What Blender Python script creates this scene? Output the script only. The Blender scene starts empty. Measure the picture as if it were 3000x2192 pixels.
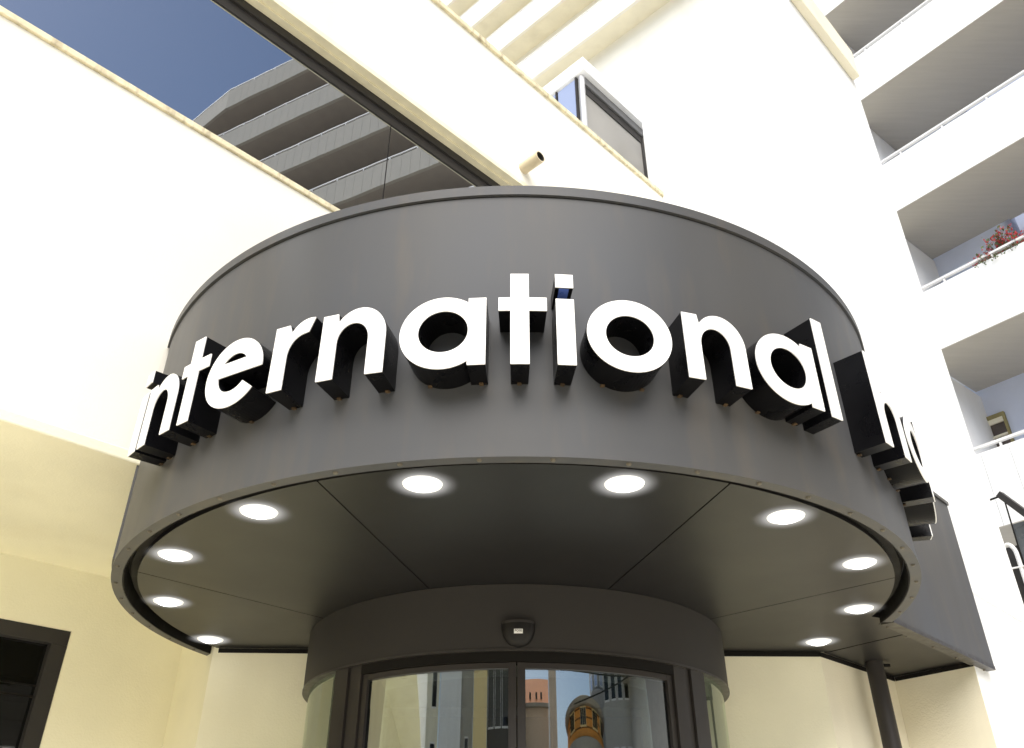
import bpy, bmesh, math, random
from mathutils import Vector, Matrix
random.seed(7)
R = math.radians
PI = math.pi
scene = bpy.context.scene
col = scene.collection

# ------------------------------------------------------------------ helpers
def tag(o, label=None, cat=None, group=None, kind=None):
    if label: o['label'] = label
    if cat: o['category'] = cat
    if group: o['group'] = group
    if kind: o['kind'] = kind
    return o

def thing(name, label, cat, loc=(0, 0, 0), rz=0.0, group=None):
    o = bpy.data.objects.new(name, None)
    col.objects.link(o)
    o.location = loc
    o.rotation_euler = (0, 0, rz)
    return tag(o, label, cat, group)

def obj(name, bm, mat, parent=None, smooth=False, bevel=0.0, recalc=True):
    if recalc:
        bmesh.ops.recalc_face_normals(bm, faces=bm.faces[:])
    me = bpy.data.meshes.new(name)
    bm.to_mesh(me)
    bm.free()
    if mat is not None:
        for m in (mat if isinstance(mat, (list, tuple)) else [mat]):
            me.materials.append(m)
    o = bpy.data.objects.new(name, me)
    col.objects.link(o)
    if parent is not None:
        o.parent = parent
        o.matrix_parent_inverse = Matrix()
        o.location = -Vector(parent.location) if parent.rotation_euler.z == 0 else (0, 0, 0)
    if smooth:
        for p in me.polygons:
            p.use_smooth = True
    if any(p.use_smooth for p in me.polygons):
        me.set_sharp_from_angle(angle=R(32))
    if bevel:
        md = o.modifiers.new('bevel', 'BEVEL')
        md.width = bevel
        md.segments = 2
        md.limit_method = 'ANGLE'
        md.angle_limit = R(40)
    return o

def local(o, loc=(0, 0, 0)):
    o.location = loc
    return o

def new():
    return bmesh.new()

def prism(bm, pts, z0, z1, mi=0):
    """vertical prism over a plan polygon (list of xy)"""
    a = [bm.verts.new((x, y, z0)) for x, y in pts]
    b = [bm.verts.new((x, y, z1)) for x, y in pts]
    n = len(pts)
    fs = [bm.faces.new(a[::-1]), bm.faces.new(b)]
    for i in range(n):
        fs.append(bm.faces.new((a[i], a[(i + 1) % n], b[(i + 1) % n], b[i])))
    for f in fs:
        f.material_index = mi
    return fs

def box(bm, x0, x1, y0, y1, z0, z1, fr=None, mi=0):
    """axis box; fr maps (x,y)->(X,Y)"""
    q = [(x0, y0), (x1, y0), (x1, y1), (x0, y1)]
    if fr:
        q = [fr(*c) for c in q]
    return prism(bm, q, z0, z1, mi)

def tube(bm, pts, r, n=10, cap=True):
    """round bar along a list of points"""
    pts = [Vector(p) for p in pts]
    rings = []
    for i, p in enumerate(pts):
        d = (pts[min(i + 1, len(pts) - 1)] - pts[max(i - 1, 0)]).normalized()
        up = Vector((0, 0, 1)) if abs(d.z) < 0.95 else Vector((1, 0, 0))
        a = d.cross(up).normalized()
        b = d.cross(a).normalized()
        rr = r[i] if isinstance(r, (list, tuple)) else r
        rings.append([bm.verts.new(p + (a * math.cos(t) + b * math.sin(t)) * rr)
                      for t in [2 * PI * k / n for k in range(n)]])
    for i in range(len(rings) - 1):
        for k in range(n):
            bm.faces.new((rings[i][k], rings[i][(k + 1) % n], rings[i + 1][(k + 1) % n], rings[i + 1][k]))
    if cap:
        bm.faces.new(rings[0][::-1])
        bm.faces.new(rings[-1])

def lathe(bm, prof, c=(0, 0, 0), n=24, a0=0.0, a1=2 * PI):
    """profile [(r,z)] turned about the vertical through c; angle measured from -y towards +x"""
    full = abs(a1 - a0 - 2 * PI) < 1e-6
    m = n if full else n + 1
    cols = []
    for k in range(m):
        a = a0 + (a1 - a0) * k / n
        cols.append([bm.verts.new((c[0] + r * math.sin(a), c[1] - r * math.cos(a), c[2] + z)) for r, z in prof])
    for k in range(n if full else n):
        A, B = cols[k], cols[(k + 1) % m]
        for i in range(len(prof) - 1):
            try:
                bm.faces.new((A[i], B[i], B[i + 1], A[i + 1]))
            except ValueError:
                pass
    bmesh.ops.remove_doubles(bm, verts=bm.verts[:], dist=1e-5)

def arc_shell(bm, c, r0, r1, z0, z1, a0, a1, n):
    """solid curved wall between radii r0<r1; angle from -y towards +x, degrees"""
    cols = []
    for k in range(n + 1):
        a = R(a0 + (a1 - a0) * k / n)
        s, q = math.sin(a), math.cos(a)
        cols.append([bm.verts.new((c[0] + r * s, c[1] - r * q, z)) for r, z in ((r0, z0), (r1, z0), (r1, z1), (r0, z1))])
    for k in range(n):
        A, B = cols[k], cols[k + 1]
        for i in range(4):
            bm.faces.new((A[i], B[i], B[(i + 1) % 4], A[(i + 1) % 4]))
    bm.faces.new(cols[0])
    bm.faces.new(cols[-1][::-1])

# ------------------------------------------------------------------ materials
def mat(name, color, rough=0.6, metal=0.0, var=0.0, scale=6.0, bump=0.0, bscale=60.0, stretch=None,
        stain=None, spec=0.5, emit=None, coat=0.0, stain_scale=3.0, stain_amt=0.5):
    m = bpy.data.materials.new(name)
    m.use_nodes = True
    nt = m.node_tree
    b = nt.nodes['Principled BSDF']
    b.inputs['Roughness'].default_value = rough
    b.inputs['Metallic'].default_value = metal
    b.inputs['Specular IOR Level'].default_value = spec
    b.inputs['Coat Weight'].default_value = coat
    b.inputs['Base Color'].default_value = (*color, 1)
    tc = nt.nodes.new('ShaderNodeTexCoord')
    mp = nt.nodes.new('ShaderNodeMapping')
    nt.links.new(tc.outputs['Object'], mp.inputs['Vector'])
    if stretch:
        mp.inputs['Scale'].default_value = stretch
    src = None
    if var > 0:
        nz = nt.nodes.new('ShaderNodeTexNoise')
        nz.inputs['Scale'].default_value = scale
        nz.inputs['Detail'].default_value = 6
        nt.links.new(mp.outputs['Vector'], nz.inputs['Vector'])
        mx = nt.nodes.new('ShaderNodeMix')
        mx.data_type = 'RGBA'
        mx.inputs['A'].default_value = (*[c * (1 - var) for c in color], 1)
        mx.inputs['B'].default_value = (*[min(1, c * (1 + var)) for c in color], 1)
        rp = nt.nodes.new('ShaderNodeMapRange')
        rp.inputs['From Min'].default_value = 0.3
        rp.inputs['From Max'].default_value = 0.7
        nt.links.new(nz.outputs['Fac'], rp.inputs['Value'])
        nt.links.new(rp.outputs['Result'], mx.inputs['Factor'])
        src = mx.outputs['Result']
        rr = nt.nodes.new('ShaderNodeMapRange')
        rr.inputs['From Min'].default_value = 0.3
        rr.inputs['From Max'].default_value = 0.7
        rr.inputs['To Min'].default_value = max(0.03, rough - 0.07)
        rr.inputs['To Max'].default_value = min(1, rough + 0.07)
        nt.links.new(nz.outputs['Fac'], rr.inputs['Value'])
        nt.links.new(rr.outputs['Result'], b.inputs['Roughness'])
    if stain:
        mp2 = nt.nodes.new('ShaderNodeMapping')
        mp2.inputs['Scale'].default_value = (1, 1, 0.18)
        nt.links.new(tc.outputs['Object'], mp2.inputs['Vector'])
        n2 = nt.nodes.new('ShaderNodeTexNoise')
        n2.inputs['Scale'].default_value = stain_scale
        n2.inputs['Detail'].default_value = 8
        nt.links.new(mp2.outputs['Vector'], n2.inputs['Vector'])
        r2 = nt.nodes.new('ShaderNodeMapRange')
        r2.inputs['From Min'].default_value = 0.52
        r2.inputs['From Max'].default_value = 0.78
        r2.inputs['To Max'].default_value = stain_amt
        nt.links.new(n2.outputs['Fac'], r2.inputs['Value'])
        m2 = nt.nodes.new('ShaderNodeMix')
        m2.data_type = 'RGBA'
        m2.inputs['A'].default_value = (*color, 1)
        m2.inputs['B'].default_value = (*stain, 1)
        if src:
            nt.links.new(src, m2.inputs['A'])
        nt.links.new(r2.outputs['Result'], m2.inputs['Factor'])
        src = m2.outputs['Result']
    if src:
        nt.links.new(src, b.inputs['Base Color'])
    if bump > 0:
        n3 = nt.nodes.new('ShaderNodeTexNoise')
        n3.inputs['Scale'].default_value = bscale
        n3.inputs['Detail'].default_value = 4
        nt.links.new(mp.outputs['Vector'], n3.inputs['Vector'])
        bp = nt.nodes.new('ShaderNodeBump')
        bp.inputs['Strength'].default_value = bump
        bp.inputs['Distance'].default_value = 0.01
        nt.links.new(n3.outputs['Fac'], bp.inputs['Height'])
        nt.links.new(bp.outputs['Normal'], b.inputs['Normal'])
    if emit:
        b.inputs['Emission Color'].default_value = (*emit[0], 1)
        b.inputs['Emission Strength'].default_value = emit[1]
    return m

def glass(name, tint, refl, under, rough=0.0, clear=0.0, wave=0.004):
    """pane: glossy reflection over a dark body, or over tinted clear glass"""
    m = bpy.data.materials.new(name)
    m.use_nodes = True
    nt = m.node_tree
    nt.nodes.clear()
    out = nt.nodes.new('ShaderNodeOutputMaterial')
    g = nt.nodes.new('ShaderNodeBsdfGlossy')
    g.inputs['Roughness'].default_value = rough
    g.inputs['Color'].default_value = (*tint, 1)
    d = nt.nodes.new('ShaderNodeBsdfDiffuse')
    d.inputs['Color'].default_value = (*under, 1)
    body = d.outputs[0]
    if clear > 0:
        t = nt.nodes.new('ShaderNodeBsdfTransparent')
        t.inputs['Color'].default_value = (*[0.4 + 0.6 * c for c in under], 1)
        mc = nt.nodes.new('ShaderNodeMixShader')
        mc.inputs['Fac'].default_value = clear
        nt.links.new(body, mc.inputs[1])
        nt.links.new(t.outputs[0], mc.inputs[2])
        body = mc.outputs[0]
    fr = nt.nodes.new('ShaderNodeFresnel')
    fr.inputs['IOR'].default_value = 1.5
    mr = nt.nodes.new('ShaderNodeMapRange')
    mr.inputs['From Max'].default_value = 1.0
    mr.inputs['To Min'].default_value = refl
    mr.inputs['To Max'].default_value = 1.0
    nt.links.new(fr.outputs[0], mr.inputs['Value'])
    tc = nt.nodes.new('ShaderNodeTexCoord')
    nz = nt.nodes.new('ShaderNodeTexNoise')
    nz.inputs['Scale'].default_value = 1.3
    nt.links.new(tc.outputs['Object'], nz.inputs['Vector'])
    bp = nt.nodes.new('ShaderNodeBump')
    bp.inputs['Strength'].default_value = wave
    bp.inputs['Distance'].default_value = 0.1
    nt.links.new(nz.outputs['Fac'], bp.inputs['Height'])
    nt.links.new(bp.outputs['Normal'], g.inputs['Normal'])
    mx = nt.nodes.new('ShaderNodeMixShader')
    nt.links.new(mr.outputs['Result'], mx.inputs['Fac'])
    nt.links.new(body, mx.inputs[1])
    nt.links.new(g.outputs[0], mx.inputs[2])
    nt.links.new(mx.outputs[0], out.inputs['Surface'])
    return m

M = {}
M['white'] = mat('white_render', (0.90, 0.88, 0.80), 0.85, var=0.03, scale=1.2, bump=0.15, bscale=90, stain=(0.62, 0.56, 0.42), stain_scale=1.6, stain_amt=0.25)
M['cool'] = mat('cool_white_render', (0.90, 0.91, 0.92), 0.85, var=0.03, scale=1.2, bump=0.15, bscale=90, stain=(0.66, 0.64, 0.58), stain_scale=1.6, stain_amt=0.2)
M['cream'] = mat('cream_render', (0.95, 0.91, 0.71), 0.85, var=0.05, scale=1.5, bump=0.2, bscale=80, stain=(0.78, 0.70, 0.48), stain_scale=2.0, stain_amt=0.25)
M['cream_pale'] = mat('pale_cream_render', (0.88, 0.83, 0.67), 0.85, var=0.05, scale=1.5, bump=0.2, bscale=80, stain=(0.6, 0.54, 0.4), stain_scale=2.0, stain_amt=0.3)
M['stone'] = mat('weathered_stone', (0.80, 0.72, 0.50), 0.9, var=0.2, scale=9, bump=0.6, bscale=50, stain=(0.20, 0.15, 0.08), stain_scale=16, stain_amt=0.75)
M['fascia'] = mat('grey_metal_cladding', (0.080, 0.081, 0.084), 0.44, metal=0.0, var=0.07, scale=2.2, stretch=(1, 1, 0.12), bump=0.0, bscale=30, spec=0.22,
                  stain=(0.12, 0.105, 0.085), stain_scale=9, stain_amt=0.5)
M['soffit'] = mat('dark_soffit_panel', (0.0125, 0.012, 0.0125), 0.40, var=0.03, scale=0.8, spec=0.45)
M['flange'] = mat('dark_flange_metal', (0.036, 0.033, 0.030), 0.4, var=0.15, scale=20, spec=0.5)
M['black'] = mat('gloss_black_return', (0.004, 0.004, 0.005), 0.3, var=0.1, scale=8, spec=0.18)
M['sensor_black'] = mat('sensor_black', (0.010, 0.009, 0.009), 0.45, var=0.1, spec=0.25)
M['matt_black'] = mat('matt_black', (0.008, 0.007, 0.006), 0.7, var=0.1, scale=8, spec=0.2)
def hot_core(m):
    nt = m.node_tree
    b = nt.nodes['Principled BSDF']
    tc = nt.nodes.new('ShaderNodeTexCoord')
    ln = nt.nodes.new('ShaderNodeVectorMath')
    ln.operation = 'LENGTH'
    nt.links.new(tc.outputs['Object'], ln.inputs[0])
    mr = nt.nodes.new('ShaderNodeMapRange')
    mr.interpolation_type = 'SMOOTHSTEP'
    mr.inputs['From Min'].default_value = 0.020
    mr.inputs['From Max'].default_value = 0.066
    mr.inputs['To Min'].default_value = 9.0
    mr.inputs['To Max'].default_value = 0.95
    nt.links.new(ln.outputs['Value'], mr.inputs['Value'])
    nt.links.new(mr.outputs['Result'], b.inputs['Emission Strength'])
M['face'] = mat('white_acrylic_face', (0.93, 0.93, 0.93), 0.35, var=0.01, scale=4)
M['blue_gloss'] = mat('painted_blue_light', (0.10, 0.17, 0.55), 0.3, var=0.1, scale=20)  # blue light under the i dot, put into the colour
M['rust'] = mat('rusty_bracket', (0.075, 0.045, 0.02), 0.8, var=0.5, scale=40)
M['steel'] = mat('screw_steel', (0.13, 0.115, 0.09), 0.5, metal=0.2, var=0.3, scale=60)
M['frame'] = mat('dark_window_frame', (0.036, 0.033, 0.032), 0.5, var=0.08, scale=5, spec=0.35)
M['door_frame'] = mat('dark_door_metal', (0.033, 0.029, 0.027), 0.45, var=0.08, scale=4, spec=0.4)
M['drum'] = mat('dark_header_metal', (0.040, 0.037, 0.035), 0.6, var=0.06, scale=1.0, spec=0.25)
M['ring'] = mat('lamp_ring', (0.75, 0.75, 0.73), 0.4, metal=0.0, var=0.05)
M['lens'] = mat('lit_lamp_lens', (0.12, 0.12, 0.115), 0.4, emit=((1.0, 0.975, 0.93), 14.0), var=0.01)
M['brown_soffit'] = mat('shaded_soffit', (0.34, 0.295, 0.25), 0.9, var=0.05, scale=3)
M['shade_and_trim_grey'] = mat('shaded_panels_and_trim', (0.42, 0.39, 0.335), 0.85, var=0.06, scale=1.5)  # shade of the rear wing's white parapets put into the colour; also plain grey trim
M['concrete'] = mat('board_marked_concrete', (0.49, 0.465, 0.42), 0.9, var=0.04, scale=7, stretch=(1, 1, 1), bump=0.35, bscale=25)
M['rail'] = mat('white_painted_rail', (0.8, 0.8, 0.8), 0.4, var=0.03)
M['case_grey'] = mat('blind_case_grey', (0.16, 0.16, 0.165), 0.5, var=0.05)
M['rail_grey'] = mat('grey_underside', (0.35, 0.35, 0.36), 0.5, var=0.05)
M['blue_wall'] = mat('pale_blue_wall', (0.64, 0.70, 0.87), 0.85, var=0.04, scale=2, bump=0.1)  # even pale blue over the whole recess wall
M['olive'] = mat('olive_reveal', (0.30, 0.26, 0.12), 0.8, var=0.1)
M['brown_glass'] = glass('brown_window_glass', (0.9, 0.85, 0.8), 0.08, (0.05, 0.03, 0.025))
M['strip_glass'] = glass('dark_strip_glass', (0.86, 0.92, 1.0), 0.56, (0.018, 0.018, 0.019))
M['dark_glass'] = glass('black_window_glass', (0.8, 0.8, 0.8), 0.02, (0.004, 0.004, 0.003))
M['door_glass'] = glass('door_glass', (0.88, 0.94, 1.0), 0.25, (0.45, 0.52, 0.42), clear=1.0)
M['side_glass'] = glass('curved_side_glass', (0.9, 0.95, 0.9), 0.12, (0.72, 0.86, 0.64), clear=0.85)
M['blind'] = mat('grey_roller_blind', (0.36, 0.35, 0.33), 0.35, var=0.08, scale=2, spec=0.7)
M['box_blue'] = glass('blue_tinted_pane', (0.75, 0.82, 1.0), 0.35, (0.50, 0.57, 0.78))
M['alu'] = mat('pale_aluminium', (0.66, 0.66, 0.68), 0.35, metal=0.3, var=0.04)
M['pvc'] = mat('cream_pipe', (0.70, 0.60, 0.42), 0.5, var=0.08)
M['hole'] = mat('pipe_inside', (0.05, 0.045, 0.04), 0.9, var=0.1)
M['slate'] = mat('slate_sheet', (0.10, 0.11, 0.12), 0.3, var=0.08)
M['terra'] = mat('terracotta_planter', (0.10, 0.09, 0.08), 0.8, var=0.2)
M['stem'] = mat('plant_stem', (0.11, 0.10, 0.06), 0.8, var=0.3, scale=30)
M['leaf'] = mat('plant_leaf', (0.10, 0.13, 0.05), 0.6, var=0.3, scale=30)
M['petal'] = mat('red_petal', (0.50, 0.03, 0.04), 0.6, var=0.3, scale=30)
M['paving'] = mat('stone_paving', (0.80, 0.76, 0.64), 0.85, var=0.15, scale=1.5, bump=0.2, bscale=20)
M['street'] = mat('pale_street_slabs', (0.72, 0.68, 0.57), 0.85, var=0.15, scale=1.2)
M['asphalt'] = mat('asphalt', (0.06, 0.06, 0.06), 0.9, var=0.2, scale=20, bump=0.3, bscale=90)
M['groundm'] = mat('city_ground', (0.30, 0.28, 0.24), 0.95, var=0.2, scale=0.4)
M['paint_line'] = mat('road_paint', (0.75, 0.75, 0.72), 0.7, var=0.1)
M['orange'] = mat('orange_brickwork', (0.88, 0.38, 0.08), 0.8, var=0.15, scale=3)
M['yellow'] = mat('yellow_render', (0.92, 0.74, 0.38), 0.85, var=0.06)
M['pink'] = mat('pink_render', (0.78, 0.62, 0.48), 0.85, var=0.06)
M['grey_render'] = mat('grey_render', (0.42, 0.41, 0.38), 0.85, var=0.08)
M['dark_wall'] = mat('dark_facade', (0.07, 0.062, 0.055), 0.5, var=0.2)
M['roof'] = mat('orange_roof', (0.80, 0.30, 0.10), 0.8, var=0.15)
M['interior'] = mat('interior_wall', (0.16, 0.15, 0.11), 0.8, var=0.1)
M['interior_floor'] = mat('interior_floor', (0.10, 0.09, 0.07), 0.5, var=0.1)

def tint(m, warm, cool, sc, stretch):
    nt = m.node_tree
    b = nt.nodes['Principled BSDF']
    old = b.inputs['Base Color'].links[0].from_socket
    tc = nt.nodes.new('ShaderNodeTexCoord')
    mp = nt.nodes.new('ShaderNodeMapping')
    mp.inputs['Scale'].default_value = stretch
    nz = nt.nodes.new('ShaderNodeTexNoise')
    nz.inputs['Scale'].default_value = sc
    nz.inputs['Detail'].default_value = 3
    nt.links.new(tc.outputs['Object'], mp.inputs[0])
    nt.links.new(mp.outputs[0], nz.inputs['Vector'])
    cr = nt.nodes.new('ShaderNodeValToRGB')
    cr.color_ramp.elements[0].position = 0.35
    cr.color_ramp.elements[1].position = 0.65
    cr.color_ramp.elements[0].color = (*warm, 1)
    cr.color_ramp.elements[1].color = (*cool, 1)
    nt.links.new(nz.outputs['Fac'], cr.inputs[0])
    mx = nt.nodes.new('ShaderNodeMix')
    mx.data_type = 'RGBA'
    mx.blend_type = 'MULTIPLY'
    mx.inputs['Factor'].default_value = 1
    nt.links.new(old, mx.inputs['A'])
    nt.links.new(cr.outputs[0], mx.inputs['B'])
    nt.links.new(mx.outputs['Result'], b.inputs['Base Color'])
tint(M['fascia'], (1.0, 0.97, 0.92), (0.92, 0.96, 1.04), 0.9, (1, 1, 0.5))
hot_core(M['lens'])
def painted_halo(name):  # lamp bloom painted as emission that fades outwards, no real glass
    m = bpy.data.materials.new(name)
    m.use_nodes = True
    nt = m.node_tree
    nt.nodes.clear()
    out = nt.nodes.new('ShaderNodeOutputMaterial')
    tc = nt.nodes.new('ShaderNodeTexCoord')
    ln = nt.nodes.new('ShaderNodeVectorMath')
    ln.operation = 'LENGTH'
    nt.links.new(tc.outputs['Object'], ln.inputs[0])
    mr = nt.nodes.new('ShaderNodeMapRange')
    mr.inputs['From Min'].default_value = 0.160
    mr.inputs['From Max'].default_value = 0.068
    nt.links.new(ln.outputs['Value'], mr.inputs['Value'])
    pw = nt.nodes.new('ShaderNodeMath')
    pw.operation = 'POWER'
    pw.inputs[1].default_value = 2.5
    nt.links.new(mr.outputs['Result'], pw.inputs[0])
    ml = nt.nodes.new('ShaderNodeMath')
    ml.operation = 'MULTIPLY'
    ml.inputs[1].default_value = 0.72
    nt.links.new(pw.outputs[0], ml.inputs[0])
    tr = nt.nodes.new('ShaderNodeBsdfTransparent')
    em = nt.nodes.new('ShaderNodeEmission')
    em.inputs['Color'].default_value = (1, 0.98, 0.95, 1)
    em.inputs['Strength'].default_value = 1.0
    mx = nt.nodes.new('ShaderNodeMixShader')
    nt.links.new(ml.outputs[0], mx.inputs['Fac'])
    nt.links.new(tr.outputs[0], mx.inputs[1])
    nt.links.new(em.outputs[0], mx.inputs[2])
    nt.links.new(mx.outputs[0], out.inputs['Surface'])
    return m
for k_, v_ in (('Emission Color', (1, 0.98, 0.95, 1)), ('Emission Strength', 0.62)):
    M['ring'].node_tree.nodes['Principled BSDF'].inputs[k_].default_value = v_  # trim ring made to glow so the lens blends into the painted halo
M['halo'] = painted_halo('painted_glow_halo')
# board marks along the balcony direction
def board_marks(m, ang):
    nt = m.node_tree
    mp = [n for n in nt.nodes if n.type == 'MAPPING'][0]
    mp.inputs['Rotation'].default_value = (0, 0, ang)
    mp.inputs['Scale'].default_value = (0.16, 2.2, 1)
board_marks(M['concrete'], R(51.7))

# brick courses for the orange turret
def courses(m, dark, step):
    nt = m.node_tree
    b = nt.nodes['Principled BSDF']
    tc = nt.nodes.new('ShaderNodeTexCoord')
    sp = nt.nodes.new('ShaderNodeSeparateXYZ')
    nt.links.new(tc.outputs['Object'], sp.inputs[0])
    mo = nt.nodes.new('ShaderNodeMath')
    mo.operation = 'PINGPONG'
    mo.inputs[1].default_value = step
    nt.links.new(sp.outputs['Z'], mo.inputs[0])
    lt = nt.nodes.new('ShaderNodeMath')
    lt.operation = 'LESS_THAN'
    lt.inputs[1].default_value = step * 0.2
    nt.links.new(mo.outputs[0], lt.inputs[0])
    mx = nt.nodes.new('ShaderNodeMix')
    mx.data_type = 'RGBA'
    old = b.inputs['Base Color'].links[0].from_socket
    nt.links.new(lt.outputs[0], mx.inputs['Factor'])
    nt.links.new(old, mx.inputs['A'])
    mx.inputs['B'].default_value = (*dark, 1)
    nt.links.new(mx.outputs['Result'], b.inputs['Base Color'])
courses(M['orange'], (0.20, 0.08, 0.02), 0.16)

# ------------------------------------------------------------------ frames of reference
AD = (0.70042, 0.71373)      # along the hotel front
AN = (0.71373, -0.70042)     # out of the hotel front
def A(u, v):
    return (u * AD[0] + v * AN[0], u * AD[1] + v * AN[1])
def A3(u, v, z):
    x, y = A(u, v)
    return (x, y, z)
TN = (0.7846, 0.6200)        # out of (towards us is minus) the apartment front
TD = (0.6200, -0.7846)       # along it
def T(s, o):
    return (s * TD[0] + o * TN[0], s * TD[1] + o * TN[1])
def T3(s, o, z):
    x, y = T(s, o)
    return (x, y, z)

CX, CY, RC = 0.0207, 4.9653, 2.2          # canopy axis and radius
ZB, ZT = 2.963, 4.305                     # its underside and top
DC, DR = (0.024, 5.640), 1.325            # door drum
VL, VW, VB = -4.2007, -6.157, -1.9357     # facade planes: upper front, recessed ground floor, right block

# ------------------------------------------------------------------ setting
bm = new()
S_ = 400
f = bm.faces.new([bm.verts.new(c) for c in ((-S_, -S_, -0.14), (S_, -S_, -0.14), (S_, S_, -0.14), (-S_, S_, -0.14))])
tag(obj('ground', bm, M['groundm']), kind='structure')
bm = new()
box(bm, -60, 60, -14, -5.0, -0.139, -0.13)
tag(obj('road', bm, M['street']), kind='structure')
bm = new()
box(bm, -60, 60, -5.0, 30, -0.13, 0.0)
tag(obj('pavement', bm, M['paving'], bevel=0.01), kind='structure')
bm = new()
box(bm, -60, 60, -19, -14.0, -0.13, 0.0)
tag(obj('pavement', bm, M['paving'], bevel=0.01), kind='structure')
bm = new()
for i in range(-12, 12):
    box(bm, i * 5.0, i * 5.0 + 2.2, -9.6, -9.48, -0.126, -0.122)
tag(obj('road_marking', bm, M['paint_line']), kind='structure')

# ------------------------------------------------------------------ hotel: left wing
hotel = thing('hotel_building', 'white hotel wing with a long dark strip window above a cream overhang', 'building', (0, 0, 0))
U0, U1 = -16.0, 7.09
bm = new()
box(bm, U0, U1, VL - 0.45, VL, 3.56, 5.894, A)                      # below the strip window
box(bm, U0, U1, VL - 0.45, VL, 7.66, 9.22, A)                        # above it
box(bm, 5.2, U1, VL - 0.45, VL - 0.002, 5.885, 7.66, A)
obj('upper_wall', bm, M['white'], hotel)
bm = new()
box(bm, U0, U1, VW - 0.2, VL - 0.062, 3.532, 3.558, A)
obj('overhang_soffit', bm, M['cream'], hotel)
bm = new()
box(bm, U0, 1.9, VL - 0.06, VL + 0.004, 3.524, 3.59, A)              # drip edge of the overhang
obj('overhang_lip', bm, M['cream'], hotel, bevel=0.008)
bm = new()
box(bm, U0, 2.02 - 2.4, VW - 0.3, VW, 0, 3.532, A)                   # ground floor wall around the window
box(bm, 2.02 - 2.4, 2.02, VW - 0.3, VW, 3.125, 3.532, A)
box(bm, 2.02 - 2.4, 2.02, VW - 0.3, VW, 0, 0.9, A)
box(bm, 2.02, 2.81, VW - 0.3, VW, 0, 3.532, A)
obj('ground_floor_wall', bm, M['cream'], hotel)
c1 = A(2.81, VW)
c2 = (-1.965, 5.655)
p1, p2, q0 = (2.06, 5.765), (2.852, 6.528), (3.214, 6.039)
bm = new()
def wall_line(bm, a, b, t, z0, z1):
    d = Vector((b[0] - a[0], b[1] - a[1])).normalized()
    n = Vector((-d.y, d.x)) * t
    prism(bm, [a, b, (b[0] + n.x, b[1] + n.y), (a[0] + n.x, a[1] + n.y)], z0, z1)
wall_line(bm, c1, c2, 0.12, 0, 3.53)
wall_line(bm, c2, (-1.28, 5.68), 0.12, 0, 3.53)
obj('entrance_wall', bm, M['cream'], hotel)
bm = new()
wall_line(bm, (1.30, 5.755), p1, 0.12, 0, 3.53)
obj('entrance_wall', bm, M['cream'], hotel)
bm = new()
wall_line(bm, p1, p2, 0.12, 0, 3.53)
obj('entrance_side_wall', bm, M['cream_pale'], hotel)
bm = new()
box(bm, U0, 5.2, VL - 0.16, VL + 0.018, 5.896, 5.946, A)
obj('window_ledge', bm, M['stone'], hotel, bevel=0.006)
bm = new()
box(bm, U0, 5.2, VL - 0.145, VL - 0.075, 7.582, 7.655, A)
box(bm, U0, 5.2, VL - 0.075, VL + 0.003, 7.60, 7.658, A)
obj('window_head', bm, M['stone'].copy(), hotel, bevel=0.004)
M['head'] = mat('cream_window_head', (0.92, 0.86, 0.64), 0.85, var=0.08, scale=6, bump=0.2)
bpy.data.objects['window_head'].data.materials[0] = M['head']
w = thing('strip_window', None, None)
w.parent = hotel
bm = new()
box(bm, U0, 5.2, VL - 0.19, VL - 0.145, 7.50, 7.60, A)
box(bm, U0, 5.2, VL - 0.20, VL - 0.165, 7.395, 7.50, A)
box(bm, U0, 5.2, VL - 0.20, VL - 0.145, 5.90, 5.97, A)
local(obj('frame', bm, M['frame'], w))
for a, b_ in ((U0, -6.05), (-6.046, -1.55), (-1.546, 2.927), (2.933, 5.2)):
    bm = new()
    box(bm, a, b_, VL - 0.185, VL - 0.175, 5.96, 7.41, A)
    obj('pane', bm, M['strip_glass'], w)
bm = new()
box(bm, 2.9255, 2.9345, VL - 0.187, VL - 0.1735, 5.97, 7.4, A)
obj('joint', bm, M['matt_black'], w)
bm = new()
box(bm, U0, 7.11, VL - 0.30, VL + 0.03, 9.22, 9.29, A)
obj('parapet_coping', bm, M['stone'], hotel, bevel=0.008)
bm = new()
box(bm, U0, 8.2, VL - 9.0, VL - 0.45, 8.55, 8.75, A)
obj('terrace_roof', bm, M['white'], hotel)
bm = new()
x, y = A(0, 0)
pr = [(0.062, 0.0), (0.062, 0.19), (0.050, 0.19), (0.050, 0.0)]
base = Vector(A3(4.44, VL, 7.835))
tip = Vector(A3(4.44, VL + 0.24, 7.835))
ringp = []
d = (tip - base).normalized()
for t_, rr in ((-0.05, 0.062), (0.24, 0.062), (0.24, 0.052), (0.05, 0.052)):
    c = base + d * t_
    a_ = Vector((AD[0], AD[1], 0))
    ringp.append([bm.verts.new(c + (a_ * math.cos(k * PI / 12) + Vector((0, 0, 1)) * math.sin(k * PI / 12)) * rr) for k in range(24)])
for i in range(3):
    for k in range(24):
        bm.faces.new((ringp[i][k], ringp[i][(k + 1) % 24], ringp[i + 1][(k + 1) % 24], ringp[i + 1][k]))
ff = bm.faces.new(ringp[3])
ff.material_index = 1
for f in bm.faces:
    if all(v in ringp[2] or v in ringp[3] for v in f.verts):
        f.material_index = 1
obj('drain_pipe', bm, [M['pvc'], M['hole']], hotel, smooth=False)

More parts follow.
